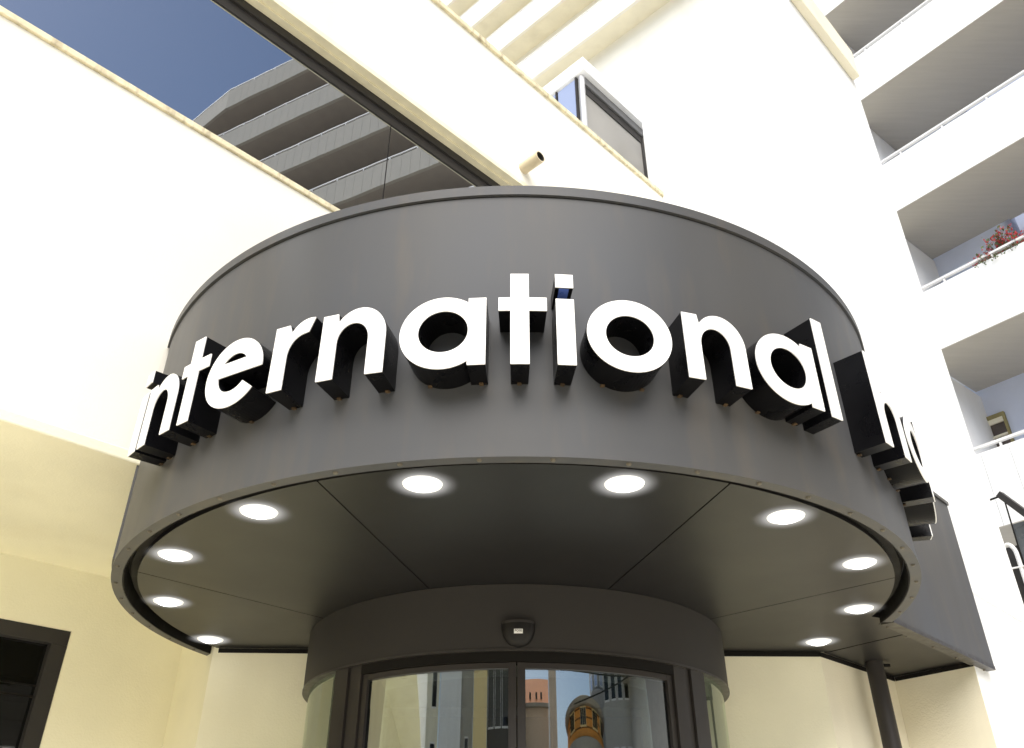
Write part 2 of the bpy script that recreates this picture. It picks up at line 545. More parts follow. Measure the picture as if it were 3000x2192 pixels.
# ground floor window
w = thing('ground_window', None, None)
w.parent = hotel
bm = new()
ua, ub, za, zb = -0.38, 2.02, 0.9, 3.125
for (a, b_, c, d_) in ((ua, ub, 3.03, zb), (ua, ub, za, za + 0.1), (ua, ua + 0.1, za + 0.1, 3.03), (ub - 0.105, ub, za + 0.1, 3.03)):
    box(bm, a, b_, VW - 0.10, VW - 0.012, c, d_, A)
obj('frame', bm, M['frame'], w, bevel=0.004)
bm = new()
box(bm, ua + 0.1, ub - 0.1, VW - 0.085, VW - 0.075, za + 0.1, 3.03, A)
obj('pane', bm, M['dark_glass'], w)
bm = new()
box(bm, ua + 0.1, ub - 0.105, VW - 0.074, VW - 0.066, 2.69, 2.705, A)
box(bm, ua + 0.1, ub - 0.105, VW - 0.074, VW - 0.066, 2.76, 2.77, A)
obj('glazing_bar', bm, M['matt_black'], w)

# terrace enclosure behind the parapet
tb = thing('terrace_enclosure', 'glazed terrace box with white roof and grey blind behind the parapet', 'enclosure', A3(6.44, -4.93, 8.75), 0)
def tobj(name, bm, m, par=tb, **k):
    return obj(name, bm, m, par, **k)
bx0, bx1, by0, by1 = 6.44, 7.94, -6.6, -4.93
bm = new()
box(bm, bx0 - 0.05, bx1 + 0.09, by0, by1 + 0.10, 11.70, 11.98, A)
tobj('roof', bm, M['cool'], bevel=0.012)
bm = new()
box(bm, bx0, bx1, by1 - 0.045, by1 + 0.025, 11.55, 11.70, A)
tobj('blind_case', bm, M['case_grey'], bevel=0.01)
bm = new()
box(bm, bx0 + 0.07, bx1 - 0.08, by1 - 0.03, by1 - 0.02, 8.75, 11.50, A)
tobj('blind', bm, M['blind'])
bm = new()
box(bm, bx0 + 0.07, bx1 - 0.08, by1 - 0.019, by1 - 0.005, 11.40, 11.55, A)
box(bm, bx1 - 0.08, bx1 - 0.03, by1 - 0.03, by1 + 0.005, 8.75, 11.55, A)
tobj('frame', bm, M['frame'])
bm = new()
box(bm, bx1 - 0.03, bx1, by1 - 0.05, by1 + 0.012, 8.75, 11.56, A)
tobj('side_rail', bm, M['blind'])
bm = new()
x, y = A(bx0 + 0.03, by1 - 0.01)
tube(bm, [(x, y, 8.75), (x, y, 11.70)], 0.045, 14)
tobj('corner_post', bm, M['alu'], smooth=True)
bm = new()
for (a, b_) in ((-5.35, -5.02), (-5.60, -5.40), (-6.5, -5.65)):
    box(bm, bx0 - 0.02, bx0 - 0.005, a, b_, 8.75, 11.66, A)
tobj('side_pane', bm, M['box_blue'])
bm = new()
for c in (-5.01, -5.385, -5.625):
    box(bm, bx0 - 0.03, bx0 + 0.02, c - 0.012, c + 0.012, 8.75, 11.69, A)
tobj('side_frame', bm, M['frame'])

# ------------------------------------------------------------------ right block
blk = thing('white_pier_block', 'tall blank white block with a cream-shaded coping right of the canopy', 'building', A3(7.5, -3, 0))
blkp = [A(6.561, VB), A(8.40, VB), A(8.40, -4.2), A(7.09, -4.2 - 0.3), A(6.92, -4.2)]
bm = new()
prism(bm, [A(6.561, VB), A(8.40, VB), A(8.40, -4.4), A(7.08, -4.4), A(6.656, -2.537)], 3.588, 11.22)
prism(bm, [A(6.561, VB), A(8.40, VB), A(8.40, -4.4), A(7.08, -4.4), A(6.656, -2.537)], 0, 3.566)
prism(bm, [A(6.57, VB - .012), A(8.388, VB - .012), A(8.388, -4.39), A(7.08, -4.39), A(6.66, -2.537)], 3.566, 3.588)
obj('wall', bm, M['cool'], blk)
bm = new()
wall_line(bm, (3.212, 6.036), (2.850, 6.525), -0.004, 0, 2.99)
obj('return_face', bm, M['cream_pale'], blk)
bm = new()
prism(bm, [A(6.561, VB + 0.002), A(6.561, VB + 0.10), A(8.31, VB + 0.10), A(8.31, VB + 0.002)], 10.62, 11.12)
obj('coping', bm, M['cream_pale'], blk, bevel=0.01)

# ------------------------------------------------------------------ apartment tower
tower = thing('apartment_tower', 'white apartment tower with stacked balconies and grey balcony soffits', 'building', T3(-2, 14, 0))
levels = [6.145, 9.24, 12.27, 15.27, 18.20, 21.2, 24.2]
SL, SR = -4.95, 1.6
bm = new()
box(bm, -9, -3.48, 14.50, 14.9, 0, 26, T)
box(bm, -3.48, SR, 14.88, 15.1, 0, 26, T)
box(bm, -3.60, -3.48, 14.50, 14.88, 0, 26, T)
obj('recess_wall', bm, M['blue_wall'], tower)

def balcony(z, par, s0, s1, fr, o_in, grooves=True, top=1.16, mats=None, seam=True):
    bm = new()
    w_ = 0.405
    n = max(1, int(round((s1 - s0) / w_))) if grooves else 1
    st = (s1 - s0) / n
    for i in range(n):
        g = 0.004 if grooves else -0.00001
        box(bm, s0 + i * st + g, s0 + (i + 1) * st - g, 12.671, 12.72, z - 0.0, z + top, fr)
    box(bm, s0 + 0.002, s1 - 0.002, 12.722, 12.80, z + 0.205, z + top - 0.01, fr)
    b = obj('balcony', bm, M['cool'], par)
    bm = new()
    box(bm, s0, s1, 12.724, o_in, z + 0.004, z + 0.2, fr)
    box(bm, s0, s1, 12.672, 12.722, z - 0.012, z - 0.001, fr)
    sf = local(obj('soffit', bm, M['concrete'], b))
    bm = new()
    box(bm, s0, s1, 12.675, 12.735, z + top + 0.085, z + top + 0.125, fr)
    k = s0 + 0.72
    while k < s1:
        box(bm, k - 0.014, k + 0.014, 12.685, 12.725, z + top - 0.005, z + top + 0.086, fr)
        k += 0.81
    rl = local(obj('railing', bm, M['rail'], b))
    return b
for z in levels:
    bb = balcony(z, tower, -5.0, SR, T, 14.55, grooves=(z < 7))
    for c in bb.children:
        c.location = (0, 0, 0)
    bm = new()
    box(bm, SL - 0.25, SL, 13.30, 14.52, z + 0.2, z + 2.98, T)
    c = local(obj('partition', bm, M['cool'], bb))

# window in the lowest balcony recess
w = thing('recess_window', None, None)
w.parent = tower
w.location = (0, 0, 0)
bm = new()
for (a, b_, c, d_) in ((-5.30, -4.66, 8.62, 8.69), (-5.30, -5.24, 7.0, 8.62), (-4.70, -4.66, 7.0, 8.62)):
    box(bm, a, b_, 14.44, 14.52, c, d_, T)
local(obj('reveal', bm, M['olive'], w))
bm = new()
for (a, b_, c, d_) in ((-5.24, -4.70, 8.53, 8.62), (-5.24, -5.14, 7.0, 8.53)):
    box(bm, a, b_, 14.455, 14.50, c, d_, T)
for (a, b_, c, d_) in ((-5.06, -4.70, 8.27, 8.31), (-5.06, -5.02, 7.0, 8.27)):
    box(bm, a, b_, 14.45, 14.485, c, d_, T)
local(obj('frame', bm, M['cream_pale'], w))
bm = new()
box(bm, -5.14, -4.70, 14.49, 14.498, 7.0, 8.53, T)
local(obj('pane', bm, M['brown_glass'], w))
# small olive window high in the next recess
bm = new()
box(bm, -4.9, -4.45, 14.45, 14.51, 11.0, 11.42, T)
obj('vent_window', bm, M['olive'], tower)

# far left part of the tower: blank wall with three shallow balconies
E0 = (1.69, 18.45)
ED = (0.7326, -0.6807)
EN = (0.6807, 0.7326)
def E(s, o):
    return (E0[0] + s * ED[0] + o * EN[0], E0[1] + s * ED[1] + o * EN[1])
bm = new()
box(bm, -26, 7.62, 0.75, 1.3, 6, 25.72, E)
box(bm, -26, 14, 0.80, 1.3, 25.72, 40, E)
obj('blank_wall', bm, M['white'], tower)
for i, z in enumerate((25.7, 28.67, 31.6, 34.6)):
    bm = new()
    box(bm, -26, 12, 0.0, 0.10, z, z + 1.25, E)
    b = obj('balcony', bm, M['white'], tower)
    bm = new()
    box(bm, -26, 12, 0.03, 0.85, z + 0.012, z + 0.2, E)
    local(obj('soffit', bm, M['cream_pale'], b))
    bm = new()
    s = -24.0
    box(bm, -26, 12, 0.0, 0.05, z + 1.33, z + 1.37, E)
    while s < 12:
        box(bm, s - 0.014, s + 0.014, 0.005, 0.045, z + 1.245, z + 1.335, E)
        s += 1.2
    local(obj('railing', bm, M['rail'], b))
    tw = [c for c in b.children]

# rear wing of the tower, seen mirrored in the strip window
WN = (0.8799, 0.4752)
WD = (0.4752, -0.8799)
def W1(s, o):
    return (s * WD[0] + o * WN[0], s * WD[1] + o * WN[1])
K0 = W1(15.05, 14.523)
KD = (0.634, -0.773)
KN = (0.773, 0.634)
def W2(s, o):
    return (K0[0] + s * KD[0] + o * KN[0], K0[1] + s * KD[1] + o * KN[1])
bm = new()
prism(bm, [W1(0.3, 16.3), W1(15.5, 16.3), W2(12, 1.8), W2(12, 3), W1(15.5, 17.6), W1(0.3, 17.6)], 0, 33.2)
obj('rear_wing_wall', bm, M['grey_render'], tower)
for k in range(9):
    z = 7.86 + 3 * k
    bm = new()
    g = 0.004
    n = 36
    for i in range(n):
        a, b_ = 0.4 + i * 14.65 / n, 0.4 + (i + 1) * 14.65 / n
        box(bm, a + g, b_ - g, 14.523, 14.58, z, z + 1.15, W1)
    for i in range(26):
        a, b_ = i * 0.42, (i + 1) * 0.42
        box(bm, a + g, b_ - g, 0.0, 0.055, z, z + 1.15, W2)
    box(bm, 0.42, 15.0, 14.582, 14.66, z + 0.005, z + 1.14, W1)
    box(bm, 0.05, 10.9, 0.057, 0.12, z + 0.005, z + 1.14, W2)
    b = obj('balcony', bm, M['shade_and_trim_grey'], tower)  # white parapets, their shade is in the grey
    bm = new()
    prism(bm, [W1(0.4, 14.6), W1(15.02, 14.6), W2(10.9, 0.08), W2(10.9, 1.9), W1(15.5, 16.4), W1(0.4, 16.4)], z + 0.03, z + 0.2)
    local(obj('soffit', bm, M['brown_soffit'], b))
    bm = new()
    box(bm, 0.4, 15.05, 14.53, 14.58, z + 1.26, z + 1.30, W1)
    box(bm, 0.0, 10.9, 0.0, 0.05, z + 1.26, z + 1.30, W2)
    for i in range(13):
        box(bm, 0.7 + i * 1.17, 0.73 + i * 1.17, 14.535, 14.575, z + 1.14, z + 1.265, W1)
    local(obj('railing', bm, M['rail'], b))
bm = new()
prism(bm, [T(SR, 12.7), W1(0.38, 14.523), W1(0.38, 17.4), T(SR, 15.4)], 0, 33)
obj('stair_wall', bm, M['cool'], tower)

for o in list(tower.children):
    o.location = -Vector(tower.location)
for o in list(hotel.children):
    o.location = (0, 0, 0)

# ------------------------------------------------------------------ potted plant on the balcony
pp = thing('flowering_plant', 'tangled red-flowering plant hanging over the balcony rail', 'plant', T3(-3.35, 12.95, 10.32))
def pl(name, bm, m, **k):
    return obj(name, bm, m, pp, **k)
bm = new()
box(bm, -3.75, -2.95, 12.84, 13.05, 10.06, 10.32, T)
pl('planter', bm, M['terra'], bevel=0.02)
bm = new()
lf, fl = new(), new()
def blob(b, c, r):
    bmesh.ops.create_icosphere(b, subdivisions=1, radius=r, matrix=Matrix.Translation(c) @ Matrix.Diagonal((1, 1, 0.8, 1)))
def quad(b, c, r):
    nrm = Vector((random.uniform(-1, 1), random.uniform(-1, 1), random.uniform(-1, 1))).normalized()
    a_ = nrm.orthogonal().normalized() * r
    c_ = nrm.cross(a_)
    b.faces.new([b.verts.new(Vector(c) + k) for k in (a_, c_ * 0.6, -a_, -c_ * 0.6)])
for i in range(64):
    s = random.uniform(-3.74, -2.98)
    tops = 0.12 + 0.42 * math.exp(-((s + 3.28) / 0.16) ** 2) * random.uniform(0.4, 1) + random.uniform(0, 0.16)
    pts = [Vector(T3(s, 12.90, 10.30))]
    ds, do = random.uniform(-0.16, 0.16), random.uniform(-0.28, 0.0)
    for k in range(1, 5):
        t_ = k / 4
        pts.append(Vector(T3(s + ds * t_ + random.uniform(-0.03, 0.03), 12.9 + do * t_, 10.30 + tops * t_ + random.uniform(-0.02, 0.02))))
    tube(bm, pts, [0.007, 0.006, 0.005, 0.004, 0.003], 5)
    for k in (1, 2, 3, 4):
        for _ in range(4):
            c = pts[k] + Vector((random.uniform(-.05, .05), random.uniform(-.05, .05), random.uniform(-.05, .05)))
            if random.random() < 0.55:
                for _q in range(5):
                    quad(fl, c + Vector((random.uniform(-.016, .016), random.uniform(-.016, .016), random.uniform(-.016, .016))), random.uniform(0.010, 0.021))
            else:
                quad(lf, c, random.uniform(0.02, 0.04))
for i in range(16):                                    # stems trailing through the gap under the rail
    s = random.uniform(-3.7, -3.0)
    pts = [Vector(T3(s, 12.86, 10.36)), Vector(T3(s + random.uniform(-.06, .06), 12.66, 10.44 + random.uniform(-.02, .03))),
           Vector(T3(s + random.uniform(-.12, .12), 12.60, 10.36 + random.uniform(-.05, .03)))]
    tube(bm, pts, 0.005, 5)
    for _q in range(3):
        quad(lf, pts[-1] + Vector((random.uniform(-.03, .03), random.uniform(-.03, .03), random.uniform(-.03, .03))), 0.02)
pl('stem', bm, M['stem'])
pl('foliage', lf, M['leaf'], recalc=False)
pl('flowers', fl, M['petal'], recalc=False)

# ------------------------------------------------------------------ bracket sign at the right edge
sg = thing('bracket_sign', 'dark bracket frame with a white arched letter beside the white block', 'sign', T3(-4.1, 11.8, 6.2))
def so(name, bm, m, **k):
    return obj(name, bm, m, sg, **k)
bm = new()
def bar(bm, a, b, w_, h_):
    a, b = Vector(a), Vector(b)
    d_ = (b - a).normalized()
    s_ = d_.cross(Vector((0, 0, 1))).normalized() * w_ / 2
    n_ = s_.cross(d_).normalized() * h_ / 2
    va = [bm.verts.new(a + i * s_ + j * n_) for i, j in ((1, 1), (1, -1), (-1, -1), (-1, 1))]
    vb = [bm.verts.new(b + i * s_ + j * n_) for i, j in ((1, 1), (1, -1), (-1, -1), (-1, 1))]
    bm.faces.new(va); bm.faces.new(vb[::-1])
    for i in range(4):
        bm.faces.new((va[i], va[(i + 1) % 4], vb[(i + 1) % 4], vb[i]))
bar(bm, T3(-4.20, 11.8, 6.262), T3(-3.80, 11.75, 5.66), 0.09, 0.085)
so('arm', bm, M['frame'], bevel=0.004)
bm = new()
tube(bm, [T3(-4.36, 11.8, 6.225), T3(-4.19, 11.8, 6.235)], 0.014, 8)
so('wall_pin', bm, M['matt_black'])
bm = new()
tube(bm, [T3(-4.165, 11.8, 6.13), T3(-4.19, 11.8, 5.26)], 0.010, 8)
box(bm, -4.21, -3.6, 11.79, 11.81, 5.235, 5.265, T)
so('stay_rod', bm, M['matt_black'])
bm = new()
box(bm, -4.185, -3.5, 11.84, 11.86, 5.28, 5.83, T)
so('back_sheet', bm, M['slate'])
bm = new()
box(bm, -4.5, -3.5, 12.0, 12.02, 4.3, 5.60, T)
so('dark_panel', bm, M['frame'])
bm = new()
pts = [T3(-4.30 + 0.085 * math.cos(t) + 0.0, 11.76, 5.40 + 0.16 * math.sin(t)) for t in [PI * k / 14 for k in range(15)]]
pts = [T3(-4.215, 11.76, 4.7)] + pts + [T3(-4.385, 11.76, 4.7)]
tube(bm, pts, 0.028, 8)
so('letter', bm, M['rail'], smooth=True)
bm = new()
tube(bm, [T3(-4.33, 11.74, 5.24), T3(-3.7, 11.74, 5.20)], 0.012, 8)
so('lower_tube', bm, M['rail'], smooth=True)

# ------------------------------------------------------------------ canopy
cano = thing('entrance_canopy', 'round grey metal entrance canopy with dark soffit and straight right wing', 'canopy', (CX, CY, ZB))
def co(name, bm, m, **k):
    return obj(name, bm, m, cano, **k)
CC = (CX, CY)
bm = new()
arc_shell(bm, CC, RC - 0.05, RC, ZB + 0.0545, ZT - 0.0602, -64, 89, 150)
for f in bm.faces:
    f.smooth = True
fa = co('fascia', bm, M['fascia'])
bm = new()
arc_shell(bm, CC, RC - 0.05, RC + 0.003, ZB, ZB + 0.053, -113.0, 89.5, 160)
for f in bm.faces:
    f.smooth = True
co('bottom_trim', bm, M['fascia'])
bm = new()
arc_shell(bm, CC, RC - 0.05, RC + 0.012, ZB + 0.055, ZT - 0.075, -113.0, -64.2, 50)
for f in bm.faces:
    f.smooth = True
co('rear_fascia', bm, M['fascia'])
bm = new()
arc_shell(bm, CC, RC - 0.12, RC + 0.012, ZT - 0.052, ZT, -63.7, 88, 150)
for f in bm.faces:
    f.smooth = True
co('top_coping', bm, M['fascia'])
bm = new()
arc_shell(bm, CC, RC - 0.07, RC - 0.003, ZT - 0.060, ZT - 0.0522, -63.7, 88, 150)
co('coping_joint', bm, M['matt_black'])
bm = new()
prism(bm, [(CX + 2.1 * math.sin(R(a)), CY - 2.1 * math.cos(R(a))) for a in range(-110, 90, 4)] + [A(6.75, -2.0), (2.9, 6.5), (-1.9, 5.8)], 4.15, 4.19)
co('roof_deck', bm, M['flange'])
# wing
w0 = (2.2205, 4.935)
w1 = (3.432, 6.178)
wd = Vector((w1[0] - w0[0], w1[1] - w0[1])).normalized()
wn = Vector((wd.y, -wd.x))
def Wg(s, o):
    return (w0[0] + wd.x * s + wn.x * o, w0[1] + wd.y * s + wn.y * o)
WL = math.hypot(w1[0] - w0[0], w1[1] - w0[1])
bm = new()
box(bm, 0.0, WL, -0.04, 0.0, ZB + 0.03, 4.215, Wg)
box(bm, WL - 0.03, WL - 0.002, -0.104, -0.041, ZB + 0.03, 4.213, Wg)
co('wing_fascia', bm, M['fascia'])
bm = new()
box(bm, 0.0, WL + 0.006, -0.07, 0.012, 4.217, 4.245, Wg)
co('wing_coping', bm, M['flange'])
bm = new()
box(bm, 0.02, WL, -0.075, 0.003, ZB, ZB + 0.028, Wg)
box(bm, WL - 0.04, WL, -0.22, -0.076, ZB + 0.002, ZB + 0.028, Wg)
co('wing_flange', bm, M['flange'])
# underside flange ring and shadow groove
bm = new()
arc_shell(bm, CC, 2.148, RC - 0.052, ZB, ZB + 0.006, -113, 91, 160)
for f in bm.faces:
    f.smooth = True
co('flange_ring', bm, M['flange'])
bm = new()
arc_shell(bm, CC, 2.143, 2.1475, ZB + 0.001, ZB + 0.10, -113, 90, 160)
arc_shell(bm, CC, 2.075, 2.142, ZB + 0.101, ZB + 0.11, -113, 90, 140)
co('groove', bm, M['matt_black'])

# soffit panels between the measured seams
ZS = 2.990
RO = 2.083
def on_outer(a):
    return (CX + RO * math.sin(R(a)), CY - RO * math.cos(R(a)))
def on_drum(a, r=DR - 0.02):
    return (DC[0] + r * math.sin(R(a)), DC[1] - r * math.cos(R(a)))
def ang(p, c):
    return math.degrees(math.atan2(p[0] - c[0], -(p[1] - c[1])))
seams = [((-1.924, 4.112), (-1.167, 4.932)), ((-0.780, 3.006), (-0.420, 4.464)), ((0.880, 3.024), (0.494, 4.461)), ((1.996, 4.208), (1.224, 4.953))]
so_ = [ang(a, CC) for a, b in seams]
sd_ = [ang(b, DC) for a, b in seams]
def panel(pts):
    bm = new()
    vs = [bm.verts.new((x, y, ZS)) for x, y in pts]
    es = [bm.edges.new((vs[i], vs[(i + 1) % len(vs)])) for i in range(len(vs))]
    bmesh.ops.triangle_fill(bm, edges=es, use_beauty=True)
    ex = bmesh.ops.extrude_face_region(bm, geom=bm.faces[:])
    bmesh.ops.translate(bm, verts=[v for v in ex['geom'] if isinstance(v, bmesh.types.BMVert)], vec=(0, 0, 0.02))
    return bm
def arcpts(fn, a, b, n):
    return [fn(a + (b - a) * i / n) for i in range(n + 1)]
gp, gd = 0.10, 0.16
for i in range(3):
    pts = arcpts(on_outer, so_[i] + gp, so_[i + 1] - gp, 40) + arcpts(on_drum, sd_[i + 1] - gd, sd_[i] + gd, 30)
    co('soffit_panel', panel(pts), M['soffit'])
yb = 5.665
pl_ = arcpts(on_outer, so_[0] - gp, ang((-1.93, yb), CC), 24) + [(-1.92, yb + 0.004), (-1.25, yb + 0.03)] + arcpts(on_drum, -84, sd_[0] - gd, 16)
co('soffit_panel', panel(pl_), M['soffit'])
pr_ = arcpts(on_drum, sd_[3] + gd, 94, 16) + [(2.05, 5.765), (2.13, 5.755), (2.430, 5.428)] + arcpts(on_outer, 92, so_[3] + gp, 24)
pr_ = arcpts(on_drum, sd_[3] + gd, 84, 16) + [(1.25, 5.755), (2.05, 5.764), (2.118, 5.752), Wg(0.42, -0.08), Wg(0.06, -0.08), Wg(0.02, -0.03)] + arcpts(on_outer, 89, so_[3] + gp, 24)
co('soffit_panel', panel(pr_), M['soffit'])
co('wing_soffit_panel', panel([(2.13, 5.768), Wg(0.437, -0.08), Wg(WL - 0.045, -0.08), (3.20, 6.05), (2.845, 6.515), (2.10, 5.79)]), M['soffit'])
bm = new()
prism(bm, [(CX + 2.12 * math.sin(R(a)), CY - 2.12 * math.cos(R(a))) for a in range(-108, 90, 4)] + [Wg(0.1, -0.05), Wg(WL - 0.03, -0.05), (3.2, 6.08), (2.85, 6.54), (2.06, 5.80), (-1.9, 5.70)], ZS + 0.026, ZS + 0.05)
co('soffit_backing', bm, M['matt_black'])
bm = new()
wall_line(bm, (-1.93, yb - 0.012), (-1.33, yb + 0.008), 0.02, ZB - 0.004, ZS - 0.002)
co('wall_trim', bm, M['matt_black'])
bm = new()
wall_line(bm, (1.33, 5.742), (2.055, 5.755), 0.01, ZB - 0.004, ZS - 0.002)
wall_line(bm, (2.06, 5.752), (2.85, 6.515), 0.01, ZB - 0.004, ZS - 0.002)
wall_line(bm, (2.85, 6.51), (3.20, 6.03), 0.01, ZB - 0.004, ZS - 0.002)
co('wall_trim', bm, M['matt_black'])
# screws
def screw(x, y):
    bm = new()
    lathe(bm, [(0.0, -0.008), (0.006, -0.008), (0.010, -0.004), (0.011, 0.0)], (x, y, ZB), 10)
    return bm
k = -106.4
while k < 86:
    x, y = CX + 2.180 * math.sin(R(k + random.uniform(-.3, .3))), CY - 2.180 * math.cos(R(k))
    co('screw', screw(x, y), M['steel'])
    k += 7.32
for x, y in ((2.25, 5.03), (2.445, 5.255), (2.72, 5.5), (3.0, 5.79), (3.355, 6.148)):
    x, y = (x - wn.x * 0.02, y - wn.y * 0.02)
    co('screw', screw(x, y), M['steel'])

# ------------------------------------------------------------------ downlights
LP = [(-1.918, 5.430), (-1.905, 4.623), (-1.613, 3.876), (-1.076, 3.342), (-0.355, 3.062), (0.446, 3.060), (1.179, 3.398), (1.705, 3.991), (1.971, 4.761), (1.967, 5.486)]
LL = ['lit downlight at the far left end of the ring, against the cream wall',
      'lit downlight left of the ring, second from the left back wall',
      'lit downlight third from the left back wall, just in front of the left seam',
      'large lit downlight on the left front panel beside the slanting seam',
      'large lit downlight front centre-left, under the letters r and n',
      'large lit downlight front centre-right, under the letters o and n',
      'lit downlight on the right front panel with its glass ring showing',
      'lit downlight on the right, just in front of the right side seam',
      'lit downlight on the right, just behind the right side seam',
      'lit downlight at the far right end of the ring, near the pole']
for (x, y), lb in zip(LP, LL):
    t = thing('downlight', lb, 'downlight', (x, y, ZS), 0, 'round downlights in the canopy soffit')
    bm = new()
    lathe(bm, [(0.066, -0.001), (0.066, -0.006), (0.072, -0.008), (0.079, -0.005), (0.081, -0.001)], (0, 0, 0), 36)
    o = obj('ring', bm, M['ring'], t, smooth=True); o.location = (0, 0, 0)
    bm = new()
    lathe(bm, [(0.0655, -0.004), (0.060, -0.012), (0.045, -0.018), (0.025, -0.022), (0.0, -0.023)], (0, 0, 0), 36)
    o = obj('lens', bm, M['lens'], t, smooth=True); o.location = (0, 0, 0)
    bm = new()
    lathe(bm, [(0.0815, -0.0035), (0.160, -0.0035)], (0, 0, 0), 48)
    o = obj('halo_disc', bm, M['halo'], t); o.location = (0, 0, 0)  # added disc that only carries the painted glow round the lamp

# ------------------------------------------------------------------ sign letters
RF = 2.347
ZL = 3.272
def rect(x0, x1, z0, z1):
    return [(x0, z0), (x1, z0), (x1, z1), (x0, z1)]
def ell(cx, cz, rx, rz, a0, a1, n):
    return [(cx + rx * math.cos(R(a0 + (a1 - a0) * i / n)), cz + rz * math.sin(R(a0 + (a1 - a0) * i / n))) for i in range(n + 1)]
def loop(cx, cz, rx, rz, n=48):
    return ell(cx, cz, rx, rz, 0, 360, n)[:-1]
XH = 0.304
def g_i():
    return [([rect(0, .071, 0, .302)], 'stem'), ([rect(0, .071, .359, .423)], 'dot')], .071
def g_n(top=XH):
    o = [(0, 0), (.071, 0), (.071, .165)] + ell(.138, .165, .067, .083, 180, 0, 20)[1:-1] + [(.205, .165), (.205, 0), (.277, 0), (.277, .18)] \
        + ell(.163, .18, .114, .136, 0, 143, 24)[1:]
    o += [(.066, top), (0, top)] if top < .4 else [(.071, .28), (.071, top), (0, top)]
    return [([o], 'n')], .277
def g_r():
    o = [(0, 0), (.071, 0), (.071, .150)] + ell(.152, .150, .081, .098, 180, 96, 14)[1:] + [(.163, .251), (.187, .316)] \
        + ell(.165, .175, .105, .143, 82, 142, 12) + [(.067, XH), (0, XH)]
    return [([o], 'r')], .187
def g_t():
    o = [(.046, 0), (.118, 0), (.118, .243), (.187, .243), (.187, XH + .001), (.118, XH + .001), (.118, .421), (.046, .421), (.046, XH + .001), (0, XH + .001), (0, .243), (.046, .243)]
    return [([o], 't')], .187
def g_e():
    o = ell(.157, .155, .157, .163, -2, 322, 60)
    o += ell(.157, .155, .084, .090, 322, 184, 30) + [(.240 + .073, .149)]
    h = [(.073 + .010, .207)] + ell(.157, .160, .080, .088, 148, 32, 24) + [(.231, .207)]
    return [([o, h], 'e')], .314
def g_a():
    cx, cz, rx, rz = .168, .152, .168, .164
    x = .266
    t0 = math.degrees(math.acos((x - cx) / rx))
    o = [(.335, 0), (.335, .306), (x, .306)] + ell(cx, cz, rx, rz, t0, 360 - t0, 60) + [(x, 0)]
    return [([o, loop(.170, .156, .0965, .095)], 'a')], .335
def g_o():
    return [([loop(.1695, .154, .1695, .165, 64), loop(.1695, .152, .096, .094)], 'o')], .339
def g_l():
    return [([rect(0, .066, -.01, .481)], 'l')], .066
def g_h():
    return g_n(.476)
def extrude_outline(loops, y0, y1, cap0=True):
    bm = new()
    alle = []
    fr, bk = [], []
    for lp in loops:
        a = [bm.verts.new((x, y0, z)) for x, z in lp]
        b = [bm.verts.new((x, y1, z)) for x, z in lp]
        n = len(lp)
        for i in range(n):
            bm.faces.new((a[i], a[(i + 1) % n], b[(i + 1) % n], b[i]))
        fr.append(a)
    if cap0:
        es = []
        for a in fr:
            for i in range(len(a)):
                e = bm.edges.get((a[i], a[(i + 1) % len(a)]))
                es.append(e)
        bmesh.ops.triangle_fill(bm, edges=es, use_beauty=True)
    return bm
WORD = [('i', g_i, -1.963, 'first letter i of the sign, at the far left end'),
        ('n', g_n, -1.866, 'first letter n of the sign, left of the first t'),
        ('t', g_t, -1.575, 'first letter t of the sign, between n and e'),
        ('e', g_e, -1.378, 'letter e of international, between t and r'),
        ('r', g_r, -1.015, 'letter r of international, between e and n'),
        ('n', g_n, -0.789, 'second letter n of the sign, between r and a'),
        ('a', g_a, -0.455, 'first letter a of the sign, left of the centre t'),
        ('t', g_t, -0.073, 'letter t at the centre of the sign, between a and i'),
        ('i', g_i, 0.149, 'centre letter i with square dot, between t and o'),
        ('o', g_o, 0.265, 'large round letter o of international, between i and n'),
        ('n', g_n, 0.660, 'third letter n of the sign, between o and a'),
        ('a', g_a, 0.983, 'second letter a of the sign, touching the tall l'),
        ('l', g_l, 1.361, 'tall letter l ending international'),
        ('h', g_h, 1.763, 'tall letter h starting the second word, near the right edge'),
        ('o', g_o, 2.085, 'letter o turned away round the right edge, after the h'),
        ('t', g_t, 2.462, 'letter t seen edge-on round the right edge of the sign'),
        ('e', g_e, 2.690, 'letter e seen edge-on round the right edge of the sign'),
        ('l', g_l, 3.050, 'last letter l seen edge-on, lowest at the right')]
DEP = 0.147
